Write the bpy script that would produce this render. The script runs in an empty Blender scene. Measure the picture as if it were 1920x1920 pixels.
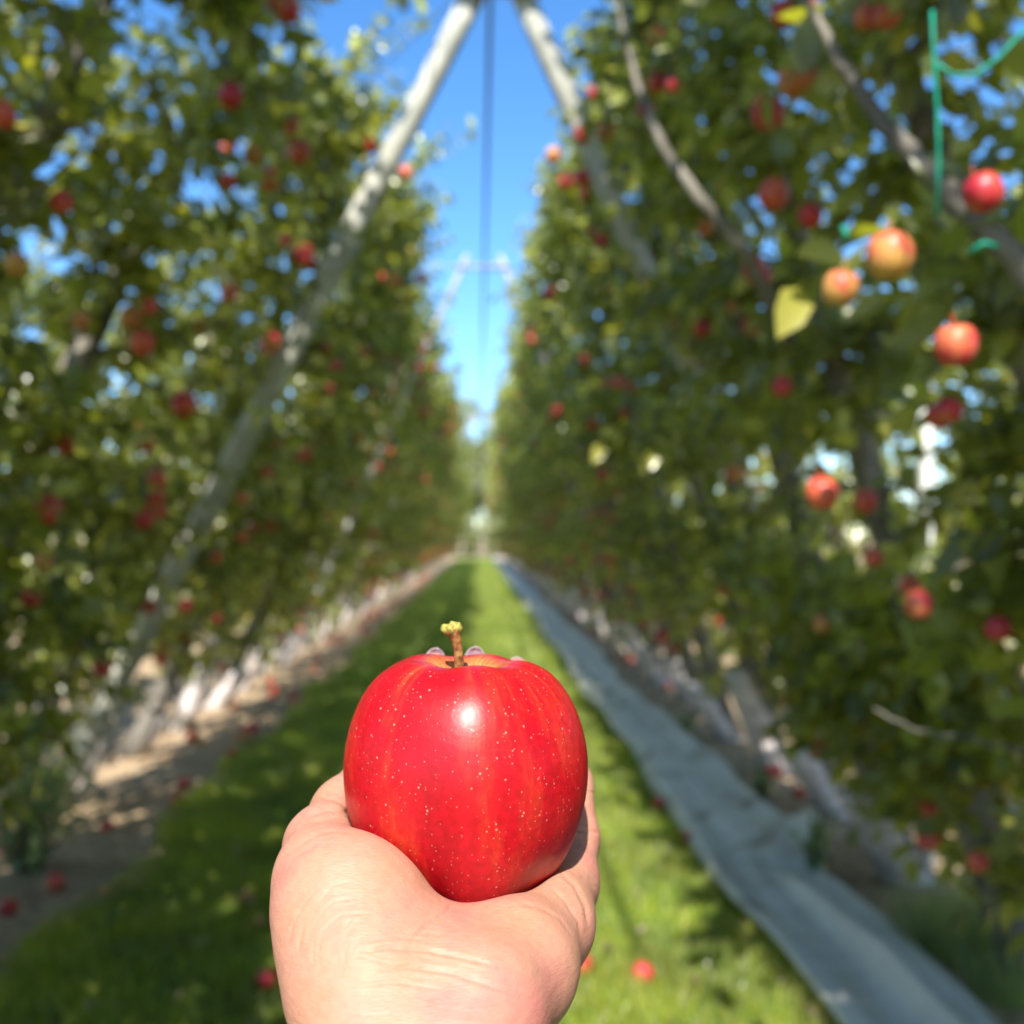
import bpy, math, random
import numpy as np
from mathutils import Vector, Matrix, Euler

random.seed(7)
rng = np.random.default_rng(7)
sc = bpy.context.scene
col = sc.collection
R = math.radians

# ---------------------------------------------------------------- camera
CAM_H = 1.5
YAW, PITCH = math.atan(62/1920), math.atan(50/1920)
cam_d = bpy.data.cameras.new("camera")
cam = bpy.data.objects.new("camera", cam_d)
col.objects.link(cam)
cam.location = (0, 0, CAM_H)
cam.rotation_euler = (math.pi/2 + PITCH, 0, -YAW)
cam_d.sensor_width = 36; cam_d.lens = 36
cam_d.clip_start = 0.02; cam_d.clip_end = 2000
cam_d.dof.use_dof = True
cam_d.dof.focus_distance = 0.325
cam_d.dof.aperture_fstop = 8.2
sc.camera = cam

# ---------------------------------------------------------------- world, sun, exposure
SUN = Vector((-0.075, -0.69, 0.71)).normalized()
w = bpy.data.worlds.new("World"); sc.world = w; w.use_nodes = True
nt = w.node_tree; bg = nt.nodes["Background"]
sky = nt.nodes.new("ShaderNodeTexSky"); sky.sky_type = 'NISHITA'; sky.sun_disc = False
sky.sun_elevation = math.asin(SUN.z)
sky.sun_rotation = math.atan2(SUN.x, SUN.y)
sky.altitude = 1200; sky.air_density = 1.0; sky.dust_density = 0.0; sky.ozone_density = 4.0
hsw = nt.nodes.new('ShaderNodeHueSaturation'); hsw.inputs['Saturation'].default_value = 1.2
nt.links.new(sky.outputs[0], hsw.inputs['Color']); nt.links.new(hsw.outputs[0], bg.inputs[0]); bg.inputs[1].default_value = 0.135
sd = bpy.data.lights.new("sun", 'SUN'); sd.energy = 4.4; sd.angle = R(0.53); sd.color = (1, .95, .86)
so = bpy.data.objects.new("sun", sd); col.objects.link(so)
so.rotation_euler = SUN.to_track_quat('Z', 'Y').to_euler()
so.location = (-5, -15, 18)
sc.view_settings.view_transform = 'Standard'; sc.view_settings.look = 'None'
sc.view_settings.exposure = 1.15; sc.view_settings.gamma = 1
sc.cycles.use_denoising = True
sc.cycles.max_bounces = 6; sc.cycles.transmission_bounces = 4; sc.cycles.diffuse_bounces = 4
sc.cycles.sample_clamp_indirect = 8

# ---------------------------------------------------------------- pixel helpers (author-time coordinates)
fwd = Vector((math.sin(YAW)*math.cos(PITCH), math.cos(YAW)*math.cos(PITCH), math.sin(PITCH)))
rgt = Vector((math.cos(YAW), -math.sin(YAW), 0))
upv = rgt.cross(fwd)
C0 = Vector((0, 0, CAM_H))
def ray(px, py): return fwd + rgt*((px-960)/1920) + upv*((960-py)/1920)
def P(px, py, d): return C0 + ray(px, py)*d
def G(px, py, z=0.0):
    r = ray(px, py); return C0 + r*((z-CAM_H)/r.z)
def PY(px, py, Y): r = ray(px, py); return C0 + r*(Y/r.y)

# ---------------------------------------------------------------- object helpers
def tag(o, label=None, cat=None, group=None, kind=None):
    if label: o["label"] = label
    if cat: o["category"] = cat
    if group: o["group"] = group
    if kind: o["kind"] = kind
    return o
def link(name, me, mat=None, parent=None, smooth=True):
    o = bpy.data.objects.new(name, me); col.objects.link(o)
    if mat and not me.materials:
        me.materials.append(mat)
    if parent: o.parent = parent
    if smooth: me.shade_smooth()
    return o
def empty(name, loc=(0, 0, 0), rot=(0, 0, 0)):
    o = bpy.data.objects.new(name, None); col.objects.link(o)
    o.location = loc; o.rotation_euler = rot; o.empty_display_size = .1
    return o
def mesh(name, V, F):
    me = bpy.data.meshes.new(name)
    me.from_pydata([tuple(v) for v in V], [], [tuple(f) for f in F]); me.update()
    return me
def mesh_q(name, V, Q, T=None):
    """fast mesh from vertex array, quads and tris"""
    me = bpy.data.meshes.new(name)
    V = np.asarray(V, dtype=np.float32)
    Q = np.asarray(Q, dtype=np.int32).reshape(-1, 4)
    T = np.zeros((0, 3), np.int32) if T is None else np.asarray(T, dtype=np.int32).reshape(-1, 3)
    me.vertices.add(len(V)); me.vertices.foreach_set("co", V.ravel())
    nl = Q.size + T.size
    me.loops.add(nl); me.loops.foreach_set("vertex_index", np.concatenate([Q.ravel(), T.ravel()]))
    me.polygons.add(len(Q)+len(T))
    st = np.concatenate([np.arange(len(Q))*4, Q.size+np.arange(len(T))*3]).astype(np.int32)
    me.polygons.foreach_set("loop_start", st)
    me.update(calc_edges=True); me.validate()
    return me
def tube(pts, radii, seg=10, cap=True):
    """V,F of a tube along pts"""
    V, F = [], []
    n = len(pts); pts = [Vector(p) for p in pts]
    ref = Vector((0.31, 0.77, 0.2)).normalized()
    for i, p in enumerate(pts):
        t = (pts[min(i+1, n-1)] - pts[max(i-1, 0)]).normalized()
        a = t.cross(ref).normalized(); b = t.cross(a)
        for k in range(seg):
            th = 2*math.pi*k/seg
            V.append(p + (a*math.cos(th)+b*math.sin(th))*radii[i])
    for i in range(n-1):
        for k in range(seg):
            F.append((i*seg+k, i*seg+(k+1) % seg, (i+1)*seg+(k+1) % seg, (i+1)*seg+k))
    if cap:
        F.append(tuple(range(seg))[::-1]); F.append(tuple((n-1)*seg+k for k in range(seg)))
    return V, F
class Acc:
    def __init__(s): s.V = []; s.F = []
    def add(s, VF):
        o = len(s.V); s.V += [tuple(v) for v in VF[0]]; s.F += [tuple(i+o for i in f) for f in VF[1]]
    def tube(s, *a, **k): s.add(tube(*a, **k))
    def mesh(s, name): return mesh(name, s.V, s.F)

# ---------------------------------------------------------------- material helpers
def mat_new(name):
    m = bpy.data.materials.new(name); m.use_nodes = True
    return m, m.node_tree, m.node_tree.nodes["Principled BSDF"]
def N(nt, t, **kw):
    n = nt.nodes.new(t)
    for k, v in kw.items():
        if k.startswith("i_"):
            key = k[2:]; key = int(key) if key.isdigit() else key
            n.inputs[key].default_value = v
        else: setattr(n, k, v)
    return n
def ramp(nt, fac, stops, interp='LINEAR'):
    r = nt.nodes.new("ShaderNodeValToRGB"); cr = r.color_ramp; cr.interpolation = interp
    while len(cr.elements) < len(stops): cr.elements.new(0.5)
    for e, (p, c) in zip(cr.elements, stops):
        e.position = p; e.color = tuple(c)+((1,) if len(c) == 3 else ())
    if fac is not None: nt.links.new(fac, r.inputs[0])
    return r
def bump(nt, b, height, strength, dist):
    bn = N(nt, "ShaderNodeBump"); bn.inputs["Strength"].default_value = strength; bn.inputs["Distance"].default_value = dist
    nt.links.new(height, bn.inputs["Height"]); nt.links.new(bn.outputs[0], b.inputs["Normal"]); return bn
def noise_mat(name, stops, scale=8, detail=6, rough=.85, bumpd=.004, bstr=.5, coord='Object', spec=.3, scalevec=None):
    m, nt, b = mat_new(name)
    tc = N(nt, "ShaderNodeTexCoord"); mp = N(nt, "ShaderNodeMapping")
    if scalevec: mp.inputs["Scale"].default_value = scalevec
    nt.links.new(tc.outputs[coord], mp.inputs[0])
    no = N(nt, "ShaderNodeTexNoise"); no.inputs["Scale"].default_value = scale; no.inputs["Detail"].default_value = detail
    nt.links.new(mp.outputs[0], no.inputs["Vector"])
    r = ramp(nt, no.outputs["Fac"], stops); nt.links.new(r.outputs[0], b.inputs["Base Color"])
    b.inputs["Roughness"].default_value = rough; b.inputs["Specular IOR Level"].default_value = spec
    if bumpd: bump(nt, b, no.outputs["Fac"], bstr, bumpd)
    return m

def leaf_mat(name, stops, translucent=.35, rough=.42):
    m, nt, b = mat_new(name)
    geo = N(nt, "ShaderNodeNewGeometry")
    r = ramp(nt, geo.outputs["Random Per Island"], stops)
    tc = N(nt, "ShaderNodeTexCoord")
    no = N(nt, "ShaderNodeTexNoise"); no.inputs["Scale"].default_value = 2.2; no.inputs["Detail"].default_value = 2
    nt.links.new(tc.outputs["Object"], no.inputs["Vector"])
    hs = N(nt, "ShaderNodeHueSaturation")
    mr = N(nt, "ShaderNodeMapRange"); mr.inputs[1].default_value = .3; mr.inputs[2].default_value = .7
    mr.inputs[3].default_value = .65; mr.inputs[4].default_value = 1.5
    nt.links.new(no.outputs["Fac"], mr.inputs[0]); nt.links.new(mr.outputs[0], hs.inputs["Value"])
    nt.links.new(r.outputs[0], hs.inputs["Color"])
    # paler, matt underside
    mixb = N(nt, "ShaderNodeMixRGB"); mixb.inputs[2].default_value = (.26, .28, .16, 1)
    mul = N(nt, "ShaderNodeMath", operation='MULTIPLY'); mul.inputs[1].default_value = .5
    nt.links.new(geo.outputs["Backfacing"], mul.inputs[0]); nt.links.new(mul.outputs[0], mixb.inputs[0])
    nt.links.new(hs.outputs[0], mixb.inputs[1]); nt.links.new(mixb.outputs[0], b.inputs["Base Color"])
    b.inputs["Roughness"].default_value = rough; b.inputs["Specular IOR Level"].default_value = .75
    b.inputs["Coat Weight"].default_value = .3; b.inputs["Coat Roughness"].default_value = .2
    tr = N(nt, "ShaderNodeBsdfTranslucent")
    h2 = N(nt, "ShaderNodeHueSaturation"); h2.inputs["Hue"].default_value = .475; h2.inputs["Saturation"].default_value = 1.15
    h2.inputs["Value"].default_value = 2.2
    nt.links.new(hs.outputs[0], h2.inputs["Color"]); nt.links.new(h2.outputs[0], tr.inputs[0])
    mx = N(nt, "ShaderNodeMixShader"); mx.inputs[0].default_value = translucent
    nt.links.new(b.outputs[0], mx.inputs[1]); nt.links.new(tr.outputs[0], mx.inputs[2])
    nt.links.new(mx.outputs[0], nt.nodes["Material Output"].inputs[0])
    return m

LEAF = leaf_mat("leaf_green", [(0, (.080, .100, .020)), (.3, (.135, .165, .028)), (.65, (.205, .240, .042)), (.88, (.30, .33, .065)), (.985, (.37, .38, .09)), (1, (.48, .40, .06))], .48, .34)
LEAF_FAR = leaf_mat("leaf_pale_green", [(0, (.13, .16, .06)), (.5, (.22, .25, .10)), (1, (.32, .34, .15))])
LEAF_WEED = leaf_mat("leaf_weed", [(0, (.10, .19, .05)), (.5, (.19, .30, .09)), (1, (.40, .42, .18))])
BARK = noise_mat("bark", [(.3, (.09, .08, .065)), (.55, (.21, .19, .16)), (.75, (.33, .30, .26))], 14, bumpd=.01, scalevec=(1, 1, .3))
WHITE_PAINT = noise_mat("whitewash", [(.25, (.30, .24, .21)), (.45, (.58, .51, .48)), (.8, (.74, .68, .65))], 12, bumpd=.006)
POST = noise_mat("post_wood", [(.25, (.19, .20, .18)), (.45, (.42, .42, .37)), (.6, (.54, .53, .46)), (.8, (.62, .60, .52))], 9, bumpd=.004, scalevec=(3, 3, .35))
PALE_METAL = noise_mat("galvanised", [(.3, (.34, .33, .34)), (.7, (.44, .43, .44))], 9, rough=.6, bumpd=0)
WIRE = noise_mat("wire_dark", [(.3, (.045, .05, .06)), (.7, (.06, .07, .08))], 9, rough=.6, bumpd=0)
TWINE = noise_mat("twine_teal", [(.3, (.0, .20, .13)), (.7, (.01, .36, .24))], 60, rough=.5, bumpd=.001)
PVC = noise_mat("white_plastic", [(.3, (.72, .74, .70)), (.7, (.82, .84, .80))], 6, rough=.45, bumpd=0)

# ================================================================ GROUND
def grid_mesh(name, x0, x1, y0, y1, nx, ny, zf, ypow=1.0):
    xs = np.linspace(x0, x1, nx); t = np.linspace(0, 1, ny)**ypow; ys = y0+(y1-y0)*t
    X, Y = np.meshgrid(xs, ys); Z = zf(X, Y)
    V = np.stack([X, Y, Z], -1).reshape(-1, 3)
    i = np.arange((ny-1)*(nx-1)); r = i//(nx-1); c = i % (nx-1); a = r*nx+c
    return mesh_q(name, V, np.stack([a, a+1, a+nx+1, a+nx], 1))
def wob(X, Y, s=1.0, ph=0.0):
    return (np.sin(X*7.1*s+ph)*np.cos(Y*5.3*s+1.3*ph)+.6*np.sin(X*15.7*s-Y*11.3*s+ph)+.4*np.sin(Y*23.1*s+X*19*s))/2

def ground_mat():
    m, nt, b = mat_new("soil")
    tc = N(nt, "ShaderNodeTexCoord")
    n1 = N(nt, "ShaderNodeTexNoise"); n1.inputs["Scale"].default_value = 3.5; n1.inputs["Detail"].default_value = 9; n1.inputs["Roughness"].default_value = .65
    n2 = N(nt, "ShaderNodeTexNoise"); n2.inputs["Scale"].default_value = 40; n2.inputs["Detail"].default_value = 4
    for n in (n1, n2): nt.links.new(tc.outputs["Object"], n.inputs["Vector"])
    r1 = ramp(nt, n1.outputs["Fac"], [(.3, (.34, .235, .145)), (.5, (.50, .365, .23)), (.72, (.58, .44, .29))])
    r2 = ramp(nt, n2.outputs["Fac"], [(.35, (.55, .5, .45)), (.6, (1, 1, 1))])
    mx = N(nt, "ShaderNodeMixRGB", blend_type='MULTIPLY'); mx.inputs[0].default_value = .6
    nt.links.new(r1.outputs[0], mx.inputs[1]); nt.links.new(r2.outputs[0], mx.inputs[2])
    nt.links.new(mx.outputs[0], b.inputs["Base Color"]); b.inputs["Roughness"].default_value = .95
    b.inputs["Specular IOR Level"].default_value = .15
    bump(nt, b, n2.outputs["Fac"], .7, .02)
    return m
SOIL = ground_mat()
me = bpy.data.meshes.new("ground")
o = link("ground", mesh("ground", [(-400, -60, -.012), (400, -60, -.012), (400, 900, -.012), (-400, 900, -.012)], [(0, 1, 2, 3)]), SOIL, smooth=False)
tag(o, kind="structure")
# soil strips with relief under each row
for nm, xa, xb in (("soil_strip", -4.2, -1.45), ("soil_strip", .95, 3.6)):
    o = link(nm, grid_mesh(nm, xa, xb, -2, 85, 60, 700, lambda X, Y: .012+.012*wob(X, Y, .9)+.01*wob(X, Y, 2.7, 1.)-.0*X, 1.6), SOIL)
    tag(o, kind="structure")
TURF = noise_mat("turf", [(.3, (.05, .09, .012)), (.5, (.10, .17, .02)), (.75, (.17, .25, .04))], 9, rough=.95, bumpd=.02)
def edge_l(Y): return -1.62+.06*np.sin(Y*1.7)+.05*np.sin(Y*4.1+1)
def edge_r(Y): return 1.12+.04*np.sin(Y*1.3)
ny = 500; ys = -2+82*np.linspace(0, 1, ny)**1.6
V = []; 
for y in ys:
    a, b_ = edge_l(y), edge_r(y)
    for k in range(20):
        x = a+(b_-a)*k/19; V.append((x, y, .030+.006*math.sin(x*9+y*4)-(0.03 if k in (0, 19) else 0)))
V = np.array(V); i = np.arange((ny-1)*19); a = (i//19)*20+i % 19
o = link("grass_path", mesh_q("grass_path", V, np.stack([a, a+1, a+21, a+20], 1)), TURF); tag(o, kind="structure")

# grass blades: near dense, sparser and taller with distance
def blades(n, y0, y1, x0f, x1f, hlo, hhi, wd, zb=.026, clump=True):
    Y = y0+(y1-y0)*rng.random(n)**1.3
    u = rng.random(n); X = x0f(Y)+(x1f(Y)-x0f(Y))*u
    if clump:
        f = (np.sin(X*6.3+Y*3.1)+np.sin(X*2.2-Y*5.7+1)+np.sin(X*13+Y*9))/3
        keep = f > rng.uniform(-1.3, .9, n); X, Y, f = X[keep], Y[keep], f[keep]
    n = len(X)
    h = rng.uniform(hlo, hhi, n); th = rng.uniform(0, 2*np.pi, n); ln = rng.uniform(.2, .9, n)*h
    dx, dy = np.cos(th), np.sin(th); ph = rng.uniform(0, 2*np.pi, n); ax, ay = np.cos(ph)*wd, np.sin(ph)*wd
    b0 = np.stack([X-ax, Y-ay, np.full(n, zb)], 1); b1 = np.stack([X+ax, Y+ay, np.full(n, zb)], 1)
    m0 = np.stack([X-ax*.8+dx*ln*.3, Y-ay*.8+dy*ln*.3, zb+h*.6], 1); m1 = np.stack([X+ax*.8+dx*ln*.3, Y+ay*.8+dy*ln*.3, zb+h*.6], 1)
    t = np.stack([X+dx*ln, Y+dy*ln, zb+h], 1)
    V = np.stack([b0, b1, m1, m0, t], 1).reshape(-1, 3); k = np.arange(n)*5
    return V, np.stack([k, k+1, k+2, k+3], 1), np.stack([k+3, k+2, k+4], 1)
GRASS = leaf_mat("grass_blade", [(0, (.12, .165, .010)), (.5, (.26, .33, .016)), (.9, (.37, .42, .03)), (1, (.50, .43, .14))], .4, .55)
parts = [blades(150000, 2.4, 9, edge_l, edge_r, .025, .075, .0022), blades(60000, 9, 40, edge_l, edge_r, .04, .085, .006),
         blades(20000, 38, 78, edge_l, edge_r, .05, .09, .014)]
VV, QQ, TT, of = [], [], [], 0
for v, q, t in parts: VV.append(v); QQ.append(q+of); TT.append(t+of); of += len(v)
o = link("grass", mesh_q("grass", np.concatenate(VV), np.concatenate(QQ), np.concatenate(TT)), GRASS)
tag(o, "short green mown grass covering the alley floor between the tree rows", "grass", kind="stuff")

# leaf litter: dry curled leaves, pebbles on the soil strips
def litter(n, x0, x1, y0, y1, z):
    X = rng.uniform(x0, x1, n); Y = y0+(y1-y0)*rng.random(n)**1.6; s = rng.uniform(.012, .035, n)*(1+Y*.03); th = rng.uniform(0, 6.28, n)
    c, s_ = np.cos(th)*s, np.sin(th)*s; k = np.arange(n)*4; e = rng.uniform(.002, .02, (n, 4))
    V = np.stack([np.stack([X-c, Y-s_, z+e[:, 0]], 1), np.stack([X+s_*.5, Y-c*.5, z+e[:, 1]], 1), np.stack([X+c, Y+s_, z+e[:, 2]], 1), np.stack([X-s_*.5, Y+c*.5, z+e[:, 3]], 1)], 1).reshape(-1, 3)
    return V, np.stack([k, k+1, k+2, k+3], 1)
LITTER = leaf_mat("dry_leaf", [(0, (.10, .06, .04)), (.4, (.25, .15, .08)), (.75, (.42, .30, .19)), (1, (.60, .50, .36))], .1, .8)
VL = [litter(1500, -2.9, -1.5, 2.5, 40, .025), litter(2600, 1.25, 2.6, 2, 40, .025), litter(220, -1.5, 1.1, 2.8, 25, .075)]
VV, QQ, of = [], [], 0
for v, q in VL: VV.append(v); QQ.append(q+of); of += len(v)
o = link("fallen_leaves", mesh_q("fallen_leaves", np.concatenate(VV), np.concatenate(QQ)), LITTER, smooth=False)
tag(o, "dry brown fallen leaves scattered over the soil and grass", "leaves", kind="stuff")

# ================================================================ LEAVES AND TREES
LT = np.array([0, .3, .68, 1.0]); LW = np.array([0, .46, .40, 0])
def leaves_np(pos, d, nrm, L, asp=.55, curl=.25):
    """8-vertex folded, drooping leaves"""
    n = len(pos); d = d/np.linalg.norm(d, axis=1, keepdims=True)
    s = np.cross(d, nrm); s /= np.linalg.norm(s, axis=1, keepdims=True)+1e-9; u = np.cross(s, d)
    L = L[:, None]; W = L*asp*.5
    out = []
    def pt(t, sx, lift):
        return pos+d*L*t+s*W*sx+u*(lift*L-curl*L*t*t*.6)
    out.append(pt(0, 0, 0))
    for t, wv in ((.3, 1.0), (.68, .86)):
        out += [pt(t, -wv, .07), pt(t, 0, 0), pt(t, wv, .07)]
    out.append(pt(1, 0, -.03))
    V = np.stack(out, 1).reshape(-1, 3); k = np.arange(n)*8
    Q = np.concatenate([np.stack([k+1, k+2, k+5, k+4], 1), np.stack([k+2, k+3, k+6, k+5], 1)])
    T = np.concatenate([np.stack([k, k+2, k+1], 1), np.stack([k, k+3, k+2], 1), np.stack([k+4, k+5, k+7], 1), np.stack([k+5, k+6, k+7], 1)])
    return V, Q, T

SL = .38; HT = 4.2
def axis_at(z, bend=0., by=0.): return np.array([SL*z+bend*math.sin(z*1.5), by*math.sin(z*1.1), z])
def build_tree(nshoots, seed, leafscale=1.0, zlo=.6, low=False, merged=False, ys=1):
    """leaning trellised apple tree; returns (trunk mesh, crown mesh, apple spots)"""
    g = np.random.default_rng(seed); rnd = random.Random(seed)
    bend = rnd.uniform(-.06, .06); by = rnd.uniform(-.15, .15)
    A = Acc()
    zs = np.linspace(-.05, HT-.15, 14)
    A.tube([axis_at(z, bend, by) for z in zs], [(.055*(1-z/HT)**.8+.012)*(1+.15*rnd.random())*(1.35 if z < .05 else 1) for z in np.maximum(zs, 0)], 8)
    starts, dirs = [], []
    nl = 12
    for k in range(nl):
        z = .65+(HT-1.1)*k/(nl-1)+rnd.uniform(-.1, .1); sgn = 1 if k % 2 else -1
        p0 = axis_at(z, bend, by); L = rnd.uniform(.45, .8)*(1-.35*z/HT)
        d = np.array([rnd.uniform(-.3, .35), sgn*1.0, rnd.uniform(.1, .5)]); d /= np.linalg.norm(d)
        p1 = p0+d*L*.5+np.array([0, 0, .02]); p2 = p0+d*L+np.array([0, 0, -.1*L])
        A.tube([p0, p1, p2], [.02, .014, .005], 6)
        for t in np.linspace(.1, 1, 9): starts.append(p0+(p2-p0)*t)
    for z in np.linspace(zlo, HT-.1, 50): starts.append(axis_at(z, bend, by))
    if low:
        for z in np.linspace(.3, 1.3, 40): starts.append(axis_at(z, bend, by)+np.array([g.uniform(-.1, .2) if ys > 0 else g.uniform(-.25, .06), g.uniform(-.4, .4), 0]))
    starts = np.array(starts)
    lp, ld, ln_, lL = [], [], [], []
    TW = Acc()
    # density clumps with gaps
    holes = [np.array([SL*z_, y_, z_]) for z_, y_ in zip(g.uniform(1.6, 3.4, 2), g.uniform(-.55, .55, 2))]
    for k in range(nshoots):
        p = starts[g.integers(len(starts))]+g.normal(0, .05, 3)
        zz = p[2]
        if not low and zz < 1.3 and g.random() > (.6 if zz > .95 else .3): continue
        hz = min([np.linalg.norm((p-h)*np.array([.4, 1, 1])) for h in holes])
        if hz < .22: continue
        w_ = .30*(1-.55*max(0, zz-1.2)/(HT-1.2))*(1 if low or zz > 1.3 else .65)
        w_ *= 1.15*math.exp(-(p[1]/.45)**2)+.30
        d = np.array([g.normal(0, 1)*1.0, g.normal(0, .9), g.normal(.12, .55)])
        top = zz > HT-.9
        if top: d = d*np.array([.55, .8, 1])+np.array([.1, 0, .7])
        d /= np.linalg.norm(d)
        L = g.uniform(.16, .42)*(1+(.35 if top else 0)); L = min(L, w_*1.5/max(abs(d[0]), .25))
        if g.random() < .03 and zz > 1.4: L = g.uniform(.45, .75)
        droop = g.uniform(.05, .35)*(0 if top else 1)
        m = max(5, int(L/.026/leafscale)); ts = (np.arange(m)+.6)/m
        pos = p+np.outer(ts*L, d); pos[:, 2] -= droop*L*ts**2
        if not merged and L > .26:
            TW.tube([p, pos[m//2], pos[-1]], [.006, .004, .0018], 4, cap=False)
        th = np.arange(m)*2.4+g.uniform(0, 6)
        a = np.cross(d, [0.2, .1, 1.]); a /= np.linalg.norm(a); b = np.cross(d, a)
        rad = np.outer(np.cos(th), a)+np.outer(np.sin(th), b)
        di = rad*.85+d*g.uniform(.3, .9, (m, 1))+np.array([0, 0, -.35])+g.normal(0, .2, (m, 3))
        nr = np.array([-.1*ys, -.45*ys, .85])+rad*-.1+g.normal(0, .48, (m, 3))
        lp.append(pos); ld.append(di); ln_.append(nr); lL.append(g.uniform(.055, .095, m)*leafscale)
    V, Q, T = leaves_np(np.concatenate(lp), np.concatenate(ld), np.concatenate(ln_), np.concatenate(lL))
    if not merged:
        o = len(V); V = np.concatenate([V, np.array(TW.V)]); Q = np.concatenate([Q, np.array(TW.F)+o])
    crown = mesh_q("crown", V, Q, T); crown.materials.append(LEAF)
    trunk = A.mesh("trunk"); trunk.materials.append(BARK)
    spots = []
    for k in range(30):
        p = starts[g.integers(len(starts))]; wx = .34*(1-.5*p[2]/HT)
        spots.append(p+np.array([g.uniform(.1, 1)*wx*(1 if g.random() < .8 else -1), g.normal(0, .1), g.uniform(-.12, .0)]))
    return trunk, crown, spots

def wrap_mesh(seed):
    rnd = random.Random(seed); A = Acc(); h = rnd.uniform(.42, .6)
    zs = np.linspace(0, h, 7)
    A.tube([axis_at(z) for z in zs], [(.068+.012*rnd.random())*(1.25 if i == 0 else 1) for i, z in enumerate(zs)], 10)
    return A.mesh("painted_base")

# fruit
def fruit_mesh(name, seg=20, prof=None, R_=.038):
    prof = prof or [(0, .62), (.12, .70), (.3, .93), (.5, .96), (.78, .80), (.96, .42), (1, .1), (.95, -.3), (.8, -.62), (.58, -.86), (.35, -.95), (.15, -.9), (0, -.82)]
    V, F = [], []
    for i, (r, z) in enumerate(prof):
        if r == 0: V.append((0, 0, z*R_)); continue
        for k in range(seg):
            th = 2*math.pi*k/seg; rr = r*(1+.03*math.cos(5*th)); V.append((rr*math.cos(th)*R_, rr*math.sin(th)*R_, z*R_))
    n = len(prof)-2; top = 0; bot = len(V)-1
    for k in range(seg): F.append((top, 1+k, 1+(k+1) % seg)); F.append((bot, 1+(n-1)*seg+(k+1) % seg, 1+(n-1)*seg+k))
    for i in range(n-1):
        for k in range(seg): F.append((1+i*seg+k, 1+(i+1)*seg+k, 1+(i+1)*seg+(k+1) % seg, 1+i*seg+(k+1) % seg))
    # stalk
    o = len(V); v, f = tube([(0, 0, .6*R_), (.002, 0, R_), (.005, .002, R_*1.5)], [.0014, .0013, .002], 5)
    V += [tuple(x) for x in v]; F += [tuple(i+o for i in q) for q in f]
    return mesh(name, V, F)
def fruit_mat(name, stops, blush):
    m, nt, b = mat_new(name)
    oi = N(nt, "ShaderNodeObjectInfo"); r = ramp(nt, oi.outputs["Random"], stops)
    tc = N(nt, "ShaderNodeTexCoord"); va = N(nt, "ShaderNodeVectorMath", operation='ADD')
    nt.links.new(tc.outputs["Object"], va.inputs[0]); nt.links.new(oi.outputs["Location"], va.inputs[1])
    no = N(nt, "ShaderNodeTexNoise"); no.inputs["Scale"].default_value = 16; no.inputs["Detail"].default_value = 3
    nt.links.new(va.outputs[0], no.inputs["Vector"])
    rr = ramp(nt, no.outputs["Fac"], [(.48, (0, 0, 0)), (.66, (1, 1, 1))])
    mx = N(nt, "ShaderNodeMixRGB"); mx.inputs[2].default_value = blush
    nt.links.new(rr.outputs[0], mx.inputs[0]); nt.links.new(r.outputs[0], mx.inputs[1]); nt.links.new(mx.outputs[0], b.inputs["Base Color"])
    b.inputs["Roughness"].default_value = .42; b.inputs["Coat Weight"].default_value = .1
    return m
FR_RED = fruit_mat("fruit_red", [(0, (.42, .015, .03)), (.6, (.56, .035, .045)), (.9, (.64, .09, .05)), (1, (.62, .18, .07))], (.62, .17, .07, 1))
FR_YEL = fruit_mat("fruit_yellow", [(0, (.46, .25, .05)), (1, (.58, .30, .08))], (.55, .09, .06, 1))
me_red = fruit_mesh("apple_fruit"); me_red.materials.append(FR_RED); me_red.shade_smooth()
me_yel = fruit_mesh("apple_fruit_yellow"); me_yel.materials.append(FR_YEL); me_yel.shade_smooth()

near_L_hi = [build_tree(460, 100+i, 1.12) for i in range(4)]
near_L_lo = [build_tree(520, 140+i, 1.12, low=True) for i in range(3)]
near_R_lo = [build_tree(430, 160+i, 1.28, low=True, ys=-1) for i in range(4)]
near_R_hi = [build_tree(380, 180+i, 1.12, ys=-1) for i in range(3)]
mid_L = [build_tree(275, 200+i, 1.25, merged=True) for i in range(3)]
mid_R = [build_tree(250, 240+i, 1.25, merged=True, ys=-1) for i in range(3)]
allv = near_L_hi+near_L_lo+near_R_lo+near_R_hi+mid_L+mid_R
for me_ in [v[0] for v in allv]+[v[1] for v in allv]: me_.shade_smooth()
wraps = [wrap_mesh(i) for i in range(4)]
for m_ in wraps: m_.materials.append(WHITE_PAINT); m_.shade_smooth()
# merged far trees: crown + trunk + fruit dots in ONE mesh (too small to show parts)
def far_tree(seed, ys):
    t, c, sp = build_tree(165, seed, 1.6, merged=True, ys=ys)
    fm = fruit_mesh("f", 8, [(0, .8), (.8, .6), (1, 0), (.7, -.7), (0, -.8)], .045)
    V, F, M = [], [], []
    for me_, mi, off in [(c, 0, (0, 0, 0)), (t, 1, (0, 0, 0))]+[(fm, 2, s) for s in sp[:26]]+[(wraps[seed % 4], 3, (0, 0, 0))]:
        o = len(V); V += [tuple(np.array(v.co)+off) for v in me_.vertices]
        for p in me_.polygons: F.append(tuple(i+o for i in p.vertices)); M.append(mi)
    me_ = mesh("apple_tree", V, F)
    for m in (LEAF, BARK, FR_RED, WHITE_PAINT): me_.materials.append(m)
    me_.polygons.foreach_set("material_index", M); me_.shade_smooth()
    return me_
far_L = [far_tree(300+i, 1) for i in range(3)]; far_R = [far_tree(310+i, -1) for i in range(3)]

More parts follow.
